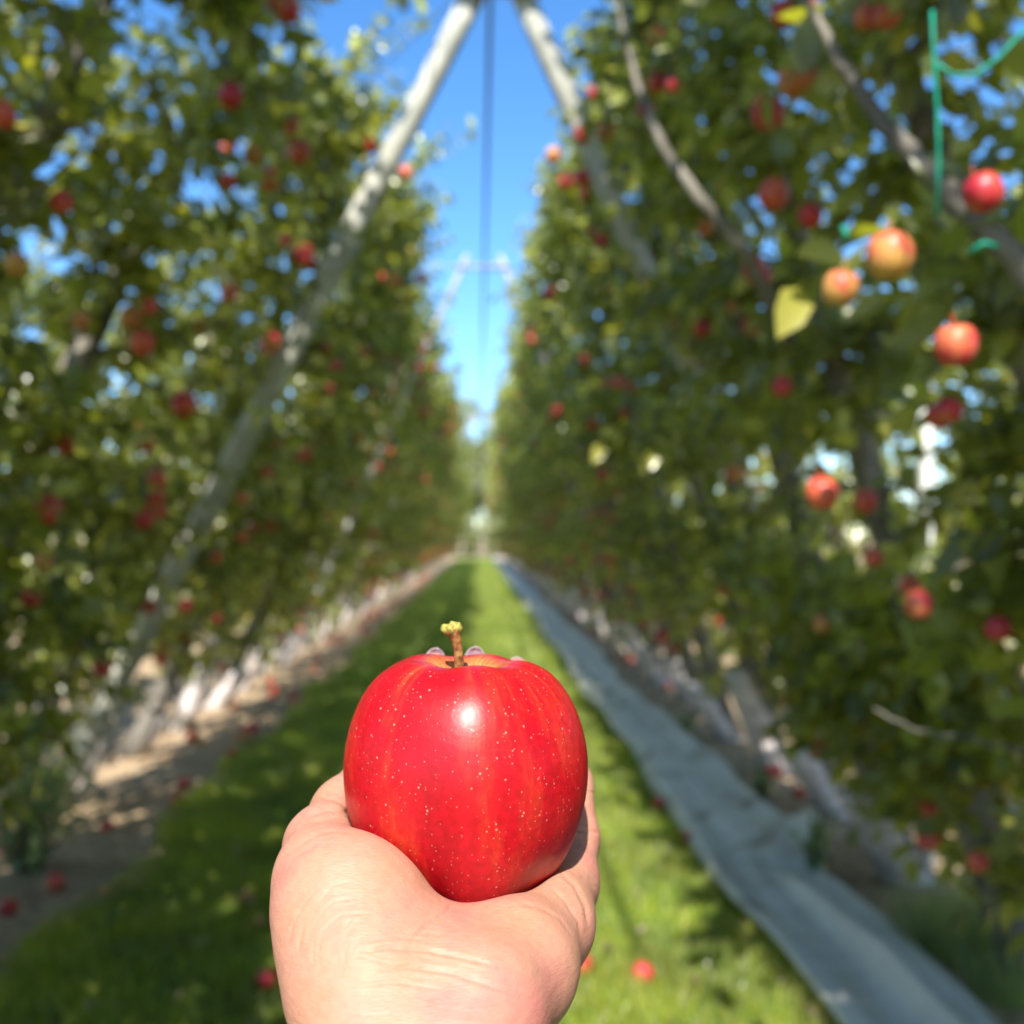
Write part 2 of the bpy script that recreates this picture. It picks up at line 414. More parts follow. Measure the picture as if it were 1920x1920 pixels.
XL, XR = -2.35, 1.90
trees = []
def put_fruit(tree, loc_world, big=1.0, yellow=False, label=None):
    o = bpy.data.objects.new("apple", me_yel if yellow else me_red); col.objects.link(o); o.parent = tree
    mi = (Matrix.Translation(tree.location) @ tree.rotation_euler.to_matrix().to_4x4() @ Matrix.Diagonal((*tree.scale, 1))).inverted()
    o.location = mi @ Vector(loc_world)
    o.rotation_euler = (random.uniform(-.5, .5), random.uniform(-.5, .5), random.uniform(0, 6)); s = big/tree.scale[0]; o.scale = (s, s, s)
    return o
def add_tree(x, y, side, level, label, group, fruits=10, wrap=True, lean=0., sc_=1.0):
    """side +1: leans to +X (left row inner arm), -1 leans to -X"""
    rz = (0 if side > 0 else math.pi)+random.uniform(-.12, .12)
    lean = lean+random.uniform(-.02, .02)
    rot = (Matrix.Rotation(rz, 3, 'Z') @ Matrix.Rotation(lean, 3, 'Y')).to_euler()
    s = sc_*random.uniform(.96, 1.05)
    if level == 2:
        t = bpy.data.objects.new("apple_tree", random.choice(far_L if side > 0 else far_R)); col.objects.link(t)
    else: t = empty("apple_tree")
    t.location = (x+random.uniform(-.04, .04), y, 0); t.rotation_euler = rot; t.scale = (s, s, s)
    tag(t, label, "apple tree", group)
    if level < 2:
        if level == 1: pool = mid_L if side > 0 else mid_R
        elif side > 0: pool = near_L_lo if y < 4.7 else near_L_hi
        else: pool = near_R_lo if y < 5.2 else near_R_hi
        tm, cm, sp = random.choice(pool)
        for nm, me_ in (("trunk", tm), ("crown", cm)):
            o = bpy.data.objects.new(nm, me_); col.objects.link(o); o.parent = t
        if wrap:
            o = bpy.data.objects.new("painted_base", random.choice(wraps)); col.objects.link(o); o.parent = t; q = random.uniform(.9, 1.35); o.scale = (q, q, random.uniform(.55, 1.15))
        for p in random.sample(sp, min(fruits, len(sp))):
            o = bpy.data.objects.new("apple", me_yel if random.random() < .16 else me_red); col.objects.link(o); o.parent = t
            o.location = Vector(p); o.rotation_euler = (random.uniform(-.5, .5), random.uniform(-.5, .5), random.uniform(0, 6))
            q = random.uniform(.8, 1.1); o.scale = (q, q, q)
    trees.append(t); return t

LEAN_L = R(2.4); LEAN_R = R(-4.3)
GRP = "apple trees trained up the leaning trellis rows"
ORD = ["nearest", "second", "third", "fourth", "fifth", "sixth", "seventh", "eighth"]
near_R, near_L = [], []
# near and middle parts of the two rows that line the alley
y = .9; k = 0
while y < 66:
    lv = 0 if y < 10 else (1 if y < 26 else 2)
    fr = 7 if lv == 0 else 20
    if k < 8: lab = f"{ORD[k]} visible apple tree in the left row, leafy and leaning in over the dirt strip"
    elif y < 26: lab = "red-fruited apple tree in the left row, between the near leaning post and the distance"
    else: lab = "small distant apple tree far down the left row toward the vanishing point"
    t = add_tree(XL, y, 1, lv, lab, GRP+" at left" if k >= 8 else None, fr, True, LEAN_L)
    if k < 8: near_L.append(t)
    y += (1.0 if y < 26 else 1.15)+random.uniform(-.08, .08); k += 1
y = .55; k = 0
while y < 66:
    lv = 0 if y < 10 else (1 if y < 26 else 2)
    if k < 8: lab = f"{ORD[k]} visible apple tree in the right row, dense dark leaves beside the grey cloth"
    elif y < 26: lab = "leafy apple tree in the right row, behind the near trellis frame along the grey cloth"
    else: lab = "small distant apple tree far down the right row toward the vanishing point"
    t = add_tree(XR, y, -1, lv, lab, GRP+" at right" if k >= 8 else None, 6 if y < 10 else 15, y > 4.4, LEAN_R, 1.02)
    if k < 8: near_R.append(t)
    y += (1.0 if y < 26 else 1.15)+random.uniform(-.08, .08); k += 1
# trees beside and behind the camera: they only shade the view
for y in (-.3, -1.4, -2.5, -3.6, -4.7):
    if y not in (-1.4, -2.5):
        add_tree(XL, y, 1, 1, "apple tree of the left row standing behind the photographer", GRP+" behind the camera", 0, False, LEAN_L-.05)
    add_tree(XR, y, -1, 1, "apple tree of the right row standing behind the photographer", GRP+" behind the camera", 0, False, LEAN_R)
# outer arms of the same rows, leaning away
y = 1.2
while y < 24:
    add_tree(XL-.12, y, -1, 1, "apple tree leaning away to the left, behind the left row's near trees", GRP+" leaning outward at left", 5, False, 0, .92)
    add_tree(XR+.12, y+.5, 1, 1, "apple tree leaning away to the right, behind the right row's near trees", GRP+" leaning outward at right", 5, False, 0, .9)
    y += 1.9
# next rows over
y = 2.0
while y < 40:
    lv = 1 if y < 14 else 2
    add_tree(XR+4.3, y, -1, lv, "sunlit apple tree of the next row, seen through the gap at right", GRP+" in the next row at right", 8, False, .02, .85)
    add_tree(XL-4.3, y, 1, lv, "sunlit apple tree of the next row, glimpsed behind the left row", GRP+" in the next row at left", 6, False, .02, .85)
    y += 1.5

# individually placed fruit, seen in the photo: on the inner face of the walls
def wall_pt(px, py, off=0.0):
    r = ray(px, py)
    left = px < 898
    lo, hi = .3, 60
    f = lambda d: ((C0+r*d).x-(XL+.445*(C0+r*d).z+.34-.05*(C0+r*d).z+off)) if left else -((C0+r*d).x-(XR-.33*(C0+r*d).z-.33+.05*(C0+r*d).z-off))
    for _ in range(50):
        m = (lo+hi)/2
        if f(m) > 0: lo = m
        else: hi = m
    return C0+r*lo
def place(px, py, dia, yellow=False, d=None):
    p = P(px, py, d) if d else wall_pt(px, py, .02)
    dd = (p-C0).dot(fwd)
    s = dia*dd/1920/.076; s = max(.75, min(1.35, s))
    pool = near_L+near_R+trees
    row = XL if px < 898 else XR
    c = min([t for t in trees if abs(t.location.x-row) < .2 and len(t.children) > 0], key=lambda t: abs(t.location.y-p.y))
    return put_fruit(c, p, s, yellow)
for a in [(1495,145,85,True),(1440,212,62),(1668,480,88,True,1.45),(1845,362,62,False,1.5),(1575,541,66,True,1.72),(1792,648,72,False,1.4),(1450,365,58),(1413,505,46),(1425,520,44),
          (1625,30,40),(1662,28,36),(1228,68,30),(1230,156,36),(1262,160,30),(1212,203,34),(1115,176,28),(1093,252,34),(1135,247,34),(1037,292,34,True),(1062,340,36),(1092,335,36),
          (1128,450,26),(1030,551,24),(1150,540,16),(995,638,22),(1097,676,20),(1160,718,26),(1043,770,22),(1378,888,34,True),(1541,925,38,False,1.82),(1465,725,36),(1315,615,34),
          (1740,1572,44),(1833,1617,40),(1637,1045,26),(1110,795,22),(1130,890,26),(1110,965,26,True),(1240,1195,26),(1540,1170,34,True),(1760,780,30),(1780,770,24),(1870,1180,30),(1722,1135,38,False,2.1),
          (345,757,52),(90,957,56),(295,900,36),(294,932,32),(300,960,24),(428,340,26),(540,18,48),(518,8,34),(432,180,46),(560,285,42),(505,337,42),(545,235,34),(60,1120,36),(130,1205,34),
          (85,1052,28,True),(348,1137,28),(408,1160,18),(30,495,34,True),(5,215,46),(685,655,24),(695,272,30),(760,325,26),(630,685,22),(620,730,22),(520,836,26),(500,885,24),(570,855,22),
          (535,450,18),(508,645,40),(790,521,24),(740,526,24),(765,560,18),(720,520,18),(430,548,34),(115,380,40),(570,480,40),(798,775,16),(815,690,14),(660,905,22),(275,835,24),(700,1000,18),
          (455,935,22),(475,990,18),(270,975,34),(455,1010,20),(150,600,30,True),(375,610,28,True),(280,575,30)]:
    place(*a)

# low leafy shoots at the foot of the left row and weeds at right
def shrub(name, loc, rad, h, n, seed, mat, label, cat, ls=.06, asp=.55):
    g = np.random.default_rng(seed); t = empty(name, loc); tag(t, label, cat)
    A = Acc(); lp, ld, lN = [], [], []
    for k in range(n):
        th = g.uniform(0, 6.28); q = g.uniform(.2, 1)
        e = np.array([math.cos(th)*rad*q, math.sin(th)*rad*q, h*g.uniform(.5, 1)])
        b = e*np.array([.15, .15, 0]); m = (b+e)/2+np.array([0, 0, h*.1])
        A.tube([b, m, e], [.005, .004, .002], 4)
        for s in np.linspace(.15, 1, 11):
            p = b*(1-s)**2+2*m*s*(1-s)+e*s*s; lp.append(p); ld.append(g.normal(0, 1, 3)+np.array([0, 0, .1])); lN.append(g.normal(0, .4, 3)+np.array([0, -.2, 1]))
    V, Q, T = leaves_np(np.array(lp), np.array(ld), np.array(lN), g.uniform(.6, 1.1, len(lp))*ls, asp)
    link("foliage", mesh_q("foliage", V, Q, T), mat, t); link("stem", A.mesh("stem"), BARK, t); return t
shrub("leafy_shoot", G(50, 1640), .34, .62, 60, 1, LEAF_WEED, "pale green bushy sucker shoots at the foot of the left row", "shrub", .06)
shrub("leafy_shoot", G(150, 1530)+Vector((-.3, 0, 0)), .3, .5, 34, 2, LEAF, "dark low leafy shoots behind the pale bush at lower left", "shrub", .07)
shrub("weed_plant", G(1530, 1655), .09, .30, 22, 3, LEAF_WEED, "small upright green weed beside the raised fold of the grey cloth", "weed", .045)
shrub("weed_plant", G(1440, 1530)+Vector((.03, .2, 0)), .08, .22, 16, 4, LEAF_WEED, "low green weed behind the whitish stub along the cloth", "weed", .04)
shrub("weed_plant", G(1285, 1390), .10, .2, 14, 5, LEAF_WEED, "tiny green weed far up the right soil strip", "weed", .04)
# dry grassy tuft
def tuft(loc, seed, label, n=420, rad=.16, h=.32):
    g = np.random.default_rng(seed); th = g.uniform(0, 6.28, n); q = g.random(n)**.6*rad
    X = np.cos(th)*q; Y = np.sin(th)*q; hh = g.uniform(.4, 1, n)*h; wv = .0022
    tx = X*1.5+g.normal(0, .04, n); ty = Y*1.5+g.normal(0, .04, n); a = g.uniform(0, 6.28, n); ax, ay = np.cos(a)*wv, np.sin(a)*wv
    V = np.stack([np.stack([X-ax, Y-ay, hh*0], 1), np.stack([X+ax, Y+ay, hh*0], 1), np.stack([(X+tx)/2+ax, (Y+ty)/2+ay, hh*.6], 1), np.stack([(X+tx)/2-ax, (Y+ty)/2-ay, hh*.6], 1), np.stack([tx, ty, hh], 1)], 1).reshape(-1, 3)
    k = np.arange(n)*5
    o = link("grass_tuft", mesh_q("grass_tuft", V, np.stack([k, k+1, k+2, k+3], 1), np.stack([k+3, k+2, k+4], 1)), LEAF_WEED)
    o.location = loc; tag(o, label, "grass tuft"); return o
tuft(G(1785, 1800), 1, "pale half-dry grass tuft beside the grey cloth at lower right")
tuft(G(1870, 1880), 2, "small dry tuft at the lower right corner by the tree foot", 200, .1, .2)

# tall windbreak trees closing the far end
def big_tree(x, y, h, seed, label):
    g = np.random.default_rng(seed); t = empty("windbreak_tree", (x, y, 0)); tag(t, label, "tree", "tall trees closing the far end of the alley")
    A = Acc(); A.tube([(0, 0, 0), (.1, 0, h*.5), (0, .1, h*.9)], [.22, .14, .03], 8)
    n = 7500; cl = g.normal(0, 1, (46, 3)); cl /= np.linalg.norm(cl, axis=1, keepdims=True); cl *= g.uniform(.3, 1, (46, 1))
    cen = cl*np.array([h*.22, h*.2, h*.5])+np.array([0, 0, h*.48])
    p = cen[g.integers(46, size=n)]+g.normal(0, h*.035, (n, 3)); p[:, 2] = np.where(p[:, 2] < .3, g.uniform(.3, 4, n), np.minimum(p[:, 2], h))
    V, Q, T = leaves_np(p, g.normal(0, 1, (n, 3)), g.normal(0, .6, (n, 3))+np.array([0, -.3, .8]), g.uniform(.25, .45, n))
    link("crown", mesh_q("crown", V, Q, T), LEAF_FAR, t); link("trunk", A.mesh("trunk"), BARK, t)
for x, y, h, s in ((-4.6, 92, 14.5, 1), (-1.2, 90, 14.2, 2), (1.8, 93, 15, 3), (5.2, 91, 11, 4), (-8, 93, 12, 5), (9, 92, 11, 6)):
    big_tree(x, y, h, 50+s, "tall pale green tree closing the far end of the alley")

for x, y, s in ((-2.2, 88, 11), (-.5, 87.5, 12), (1.1, 88.2, 13), (2.8, 87.6, 14)):
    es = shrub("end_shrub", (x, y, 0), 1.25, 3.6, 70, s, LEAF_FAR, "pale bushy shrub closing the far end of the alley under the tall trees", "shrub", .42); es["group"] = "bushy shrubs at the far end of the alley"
# ================================================================ TRELLIS FRAMES
def post(acc, a, b, r0, r1, seed=0, seg=16, n=14):
    rnd = random.Random(seed); a, b = Vector(a), Vector(b)
    pts = [a+(b-a)*(i/(n-1))+Vector((rnd.uniform(-1, 1), rnd.uniform(-1, 1), 0))*.006 for i in range(n)]
    acc.tube(pts, [r0+(r1-r0)*i/(n-1)+rnd.uniform(-.003, .003) for i in range(n)], seg)
def frame(Y, xl, xr, ctl, ctr, z, rad, mat, label, seed, splay=(0, 0)):
    t = empty("trellis", (0, Y, 0)); tag(t, label, "trellis frame")
    for k, (bx, cx) in enumerate(((xl, ctl), (xr, ctr))):
        A = Acc(); ext = 1.03
        a = Vector((bx, splay[k], -.1)); b = Vector((cx, 0, z)); b = a+(b-a)*ext
        post(A, a, b, rad*1.05, rad*.92, seed+k); link("post", A.mesh("post"), mat, t)
    A = Acc(); post(A, (ctl-.1, -rad*1.3, z), (ctr+.1, -rad*1.3, z), rad*.6, rad*.6, seed+5, 10, 5); link("crossbar", A.mesh("crossbar"), mat, t)
    return t
frame(5.2, -2.42, 2.40, -.027, .225, 4.29, .064, POST, "nearest trellis frame, two thick weathered grey posts leaning together over the alley", 1, (.6, .8))
frame(12.0, -2.3, 2.15, -.20, .30, 4.70, .032, PALE_METAL, "pale flat-topped trellis frame standing farther down the alley against the sky", 2)
frame(26.0, -2.3, 2.15, -.20, .30, 4.55, .03, PALE_METAL, "farthest small trellis frame over the end of the alley", 3)
# overhead line and thin wires
def wire(name, pts, r, mat, label, cat, group=None, seg=6):
    A = Acc(); A.tube(pts, [r]*len(pts), seg); o = link(name, A.mesh(name), mat); tag(o, label, cat, group); return o
wire("overhead_line", [(.065, y, 4.74-.03*math.sin(y*.5)) for y in np.linspace(-1, 80, 60)], .015, WIRE, "dark line running overhead along the middle of the alley", "overhead line")
p0, p1 = PY(850, 0, 5.8), PY(690, 150, 5.8); d = (p0-p1)
wire("guy_wire", [p1-d*.8, p0+d*.5], .005, WIRE, "thin slanting wire beside the near left post", "wire")
p0, p1 = PY(790, 497, 12), PY(1030, 510, 12); d = (p1-p0)
wire("cross_wire", [p0-d*.6, p1+d*.6], .008, PALE_METAL, "thin wire crossing the sky at the far frame's top", "wire")
for i, z in enumerate((1.1, 1.9, 2.7, 3.5)):
    for nm, x0, sl in (("left", XL, .44), ("right", XR, -.31)):
        wire("trellis_wire", [(x0+sl*z, y, z) for y in (-2, 30, 62)], .0022, PALE_METAL, f"thin steel trellis wire among the leaves of the {nm} row", "wire", f"trellis wires of the {nm} row", 4)

# white upright behind the right row, white pipe bit at right edge
A = Acc(); b = PY(1735, 1265, 4.6); tp = PY(1733, 716, 4.6)
post(A, (b.x, b.y, 0), tp, .032, .032, 3, 12, 8)
o = link("white_post", A.mesh("white_post"), PVC); tag(o, "white upright post glimpsed through the leaves of the right row", "post")
wire("white_stake", [PY(1868, 1150, 3.3), PY(1935, 1225, 3.3), PY(2100, 1400, 3.3)], .014, PVC, "short slanting white stake at the right edge", "stake", seg=10)
# teal twine ties at upper right
def tw(pts): return [P(*p) for p in pts]
wire("teal_twine", tw([(1748, 20, 1.28), (1750, 90, 1.28), (1757, 200, 1.29), (1760, 290, 1.29), (1757, 405, 1.30)]), .0024, TWINE, "vertical teal twine hanging among the leaves at upper right", "twine", seg=8)
wire("teal_twine", tw([(1960, 30, 1.29), (1915, 62, 1.29), (1870, 110, 1.28), (1825, 142, 1.28), (1785, 140, 1.28), (1758, 120, 1.28)]), .0024, TWINE, "slack slanting teal twine at the upper right corner", "twine", seg=8)
wire("teal_twine", tw([(1580, 425, 1.5), (1588, 440, 1.49), (1582, 452, 1.5)]), .0035, TWINE, "short teal knot in the shaded leaves above the yellow apple", "twine", seg=8)
wire("teal_twine", tw([(1815, 475, 1.5), (1845, 455, 1.48), (1870, 462, 1.49)]), .0035, TWINE, "teal tie around the grey branch at right", "twine", seg=8)

# near bare limbs seen at right (parts of the near right trees)
def limb(tree, pts, radii):
    A = Acc(); mi = (Matrix.Translation(tree.location) @ tree.rotation_euler.to_matrix().to_4x4() @ Matrix.Diagonal((*tree.scale, 1))).inverted()
    P_ = [Vector(p) for p in pts]; fine, rr = [], []
    for i in range(len(P_)-1):
        for s in np.linspace(0, 1, 6)[:-1 if i < len(P_)-2 else None]:
            fine.append(P_[i].lerp(P_[i+1], s)+Vector((random.uniform(-1, 1), random.uniform(-1, 1), random.uniform(-1, 1)))*.003); rr.append(radii[i]+(radii[i+1]-radii[i])*s)
    A.tube([mi @ p for p in fine], rr, 10); link("branch", A.mesh("branch"), BARK, tree)
limb(near_R[1], tw([(1480, -60, 1.86), (1560, 90, 1.84), (1640, 215, 1.80), (1720, 300, 1.76), (1800, 385, 1.72), (1900, 480, 1.70), (2000, 620, 1.7)]), [.004, .010, .014, .017, .019, .020, .022])
limb(near_R[2], tw([(1130, -120, 3.3), (1160, 20, 3.3), (1195, 160, 3.2), (1245, 280, 3.0), (1310, 370, 2.95), (1390, 465, 3.0), (1480, 640, 3.3)]), [.004, .008, .012, .015, .018, .02, .022])
limb(near_R[1], tw([(1640, 1330, 2.2), (1720, 1372, 2.15), (1800, 1380, 2.2), (1930, 1410, 2.3)]), [.0015, .003, .004, .006])

# ================================================================ CLOTH
def cloth():
    ny, nx = 620, 44
    t = np.linspace(0, 1, ny); Y = 1.2+75*t**2.2; U = np.linspace(0, 1, nx)
    YY, UU = np.meshgrid(Y, U, indexing='ij')
    nk = np.clip((5.5-YY)/3, 0, 1)
    xl = 1.0+.09*nk+.03*np.sin(YY*1.1)+.015*np.sin(YY*3.7+1); xr = 1.47+.12*nk+.04*np.sin(YY*.9+2)+.02*np.sin(YY*4.1)
    xr = xr+.0*YY
    X = xl+(xr-xl)*UU
    Z = .075+.03*UU+.035*np.exp(-((UU-.12)/.1)**2)
    Z += .018*np.sin(UU*9+YY*.8)+.010*np.sin(UU*21-YY*1.7+2)+.006*np.sin(YY*9+UU*5)*np.sin(YY*2.1)
    # long soft ridges towards the camera
    Z += .045*np.exp(-((UU-.62-.05*np.sin(YY))/.07)**2)*np.clip((4.6-YY)/1.2, 0, 1)
    Z += .03*np.exp(-((UU-.84)/.05)**2)*np.clip((4.2-YY)/1.2, 0, 1)
    # the raised fold by the weeds
    Z += .17*np.exp(-((YY-4.75)/.20)**2)*np.clip((UU-.35)/.5, 0, 1)*(1-.3*UU)
    Z -= .05*np.exp(-((YY-4.4)/.12)**2)*np.clip((UU-.35)/.3, 0, 1)
    X += .06*np.exp(-((YY-4.75)/.25)**2)*UU
    Z = np.maximum(Z, .05)
    # left hem folds down, just off the grass
    Z[:, 0] -= .02
    V = np.stack([X, YY, Z], -1).reshape(-1, 3); i = np.arange((ny-1)*(nx-1)); r = i//(nx-1); c = i % (nx-1); a = r*nx+c
    return mesh_q("ground_cloth", V, np.stack([a, a+1, a+nx+1, a+nx], 1))
m, nt, b = mat_new("woven_cloth")
tc = N(nt, "ShaderNodeTexCoord"); n1 = N(nt, "ShaderNodeTexNoise"); n1.inputs["Scale"].default_value = 5; n1.inputs["Detail"].default_value = 7
nt.links.new(tc.outputs["Object"], n1.inputs["Vector"])
r = ramp(nt, n1.outputs["Fac"], [(.30, (.34, .29, .22)), (.40, (.66, .60, .51)), (.5, (.76, .71, .62)), (.75, (.84, .79, .70))]); nt.links.new(r.outputs[0], b.inputs["Base Color"])
b.inputs["Roughness"].default_value = .75; bump(nt, b, n1.outputs["Fac"], .4, .01)
CLOTH = m
o = link("ground_cloth", cloth(), CLOTH); tag(o, "long rumpled pale grey reflective cloth laid along the right edge of the grass", "cloth")
md = o.modifiers.new("thick", 'SOLIDIFY'); md.thickness = .004

# ================================================================ FALLEN APPLES
def fallen(px, py, s, label, yellow=False, group=None):
    o = bpy.data.objects.new("fallen_apple", me_yel if yellow else me_red); col.objects.link(o)
    p = G(px, py); z = .062 if edge_l(p.y) < p.x < edge_r(p.y) else .045
    o.location = (p.x, p.y, z*1.0); o.rotation_euler = (random.uniform(0, 6), random.uniform(0, 6), random.uniform(0, 6)); o.scale = (s, s, s)
    tag(o, label, "apple", group); return o
fallen(105, 1675, 1.05, "orange-red fallen apple on bare soil at lower left, right one of the pair")
fallen(17, 1722, .95, "pink-red fallen apple on bare soil at the left edge of the photo")
fallen(468, 1382, 1.15, "red fallen apple nestled with a yellow one on the sunlit soil strip")
fallen(448, 1390, .9, "yellow fallen apple touching a red one on the sunlit soil strip", True)
fallen(434, 1430, .95, "small red fallen apple at the edge of the shade on the soil strip")
fallen(345, 1483, 1.0, "upper of two orange fallen apples close together on the soil strip")
fallen(331, 1512, 1.0, "lower of two orange fallen apples close together on the soil strip")
fallen(201, 1566, .8, "dull red fallen apple by the dark foot of the left row")
fallen(1090, 1842, 1.0, "orange-red fallen apple on the grass just right of the wrist")
fallen(1206, 1860, .9, "orange fallen apple on the lit grass, right of the one by the wrist")
fallen(497, 1874, .85, "dull orange fallen apple in the shaded grass left of the wrist")
fallen(536, 1853, .75, "brownish fallen apple touching the wrist's left edge in the shaded grass")
fallen(460, 1712, .7, "pale yellow fallen apple in the shaded grass left of the palm", True)
fallen(487, 1760, .65, "small tan fallen apple in the shaded grass beside the palm", True)
fallen(197, 1700, .6, "small tan fallen apple at the rim of the shade at lower left", True)
fallen(1416, 1538, 1.1, "orange fallen apple on the soil behind the grey cloth")
fallen(1235, 1528, .9, "orange fallen apple in the dark gap at the cloth's left edge")
fallen(1290, 1596, .8, "brown-orange fallen apple in the shadow below the cloth's left edge")
fallen(1500, 1592, .9, "small red fallen apple beside the upright weed")
fallen(1165, 1235, 1.0, "reddish fallen apple far up the right soil strip")
for k in range(46):
    Y = 7.5+34*random.random()**1.5; x = random.uniform(-2.15, -1.62)
    o = bpy.data.objects.new("fallen_apple", me_red if random.random() < .85 else me_yel); col.objects.link(o); q = random.uniform(.85, 1.25)
    o.location = (x, Y, .045); o.rotation_euler = (random.uniform(0, 6), random.uniform(0, 6), 0); o.scale = (q, q, q)
    tag(o, "far fallen apple among many on the soil strip under the left row", "apple", "fallen apples far along the left soil strip")
for k in range(14):
    Y = 5+22*random.random()**1.4; x = random.uniform(1.68, 1.95)
    o = bpy.data.objects.new("fallen_apple", me_red); col.objects.link(o); q = random.uniform(.8, 1.1)
    o.location = (x, Y, .045); o.rotation_euler = (random.uniform(0, 6), random.uniform(0, 6), 0); o.scale = (q, q, q)
    tag(o, "far fallen apple on the soil between the cloth and the right row's trunks", "apple", "fallen apples far along the right soil strip")

# ================================================================ HELD APPLE
AP = P(872, 1461, .356); AR = 229*.356/1920*.985
PROF = [(0, .66), (.05, .67), (.12, .73), (.20, .86), (.30, .95), (.42, .98), (.55, .96), (.70, .88), (.83, .73), (.93, .52), (.985, .30), (1, .10),
        (.985, -.10), (.94, -.30), (.87, -.48), (.78, -.64), (.67, -.79), (.54, -.91), (.40, -.985), (.28, -.99), (.15, -.93), (.06, -.86), (0, -.84)]
pr = np.array(PROF)
# smooth the profile
tt = np.linspace(0, len(pr)-1, 90); i0 = np.clip(np.floor(tt).astype(int), 0, len(pr)-2); f = (tt-i0)[:, None]
pm = pr[np.clip(i0-1, 0, len(pr)-1)]; pp = pr[i0]; pn = pr[i0+1]; pq = pr[np.clip(i0+2, 0, len(pr)-1)]
prs = .5*((2*pp)+(-pm+pn)*f+(2*pm-5*pp+4*pn-pq)*f**2+(-pm+3*pp-3*pn+pq)*f**3); prs[0, 0] = prs[-1, 0] = 0
def apple_surf(th, r, z):
    lob = np.cos(5*th+.5); top = np.clip((z-.1)/.9, 0, 1); bot = np.clip((-z-.3)/.7, 0, 1)
    rr = r*(1+.012*lob+.012*np.cos(2*th+1)+.035*lob*bot); zz = z+.016*lob*top*np.clip(r*3, 0, 1)-.03*lob*bot*np.clip(r*2, 0, 1)
    zz = zz-.025*np.cos(th)*top*r*1.0
    return rr, zz
seg = 128; V = [(0, 0, prs[0, 1]*AR)]; F = []
for r_, z_ in prs[1:-1]:
    th = np.arange(seg)*2*np.pi/seg; rr, zz = apple_surf(th, r_, z_)
    for k in range(seg): V.append((rr[k]*math.cos(th[k])*AR, rr[k]*math.sin(th[k])*AR, zz[k]*AR))
V.append((0, 0, prs[-1, 1]*AR)); n = len(prs)-2
for k in range(seg): F.append((0, 1+k, 1+(k+1) % seg)); F.append((len(V)-1, 1+(n-1)*seg+(k+1) % seg, 1+(n-1)*seg+k))
for i in range(n-1):
    for k in range(seg): F.append((1+i*seg+k, 1+(i+1)*seg+k, 1+(i+1)*seg+(k+1) % seg, 1+i*seg+(k+1) % seg))
ap = empty("apple", AP); tag(ap, "large glossy red apple held up in the hand, stem pointing up", "apple")
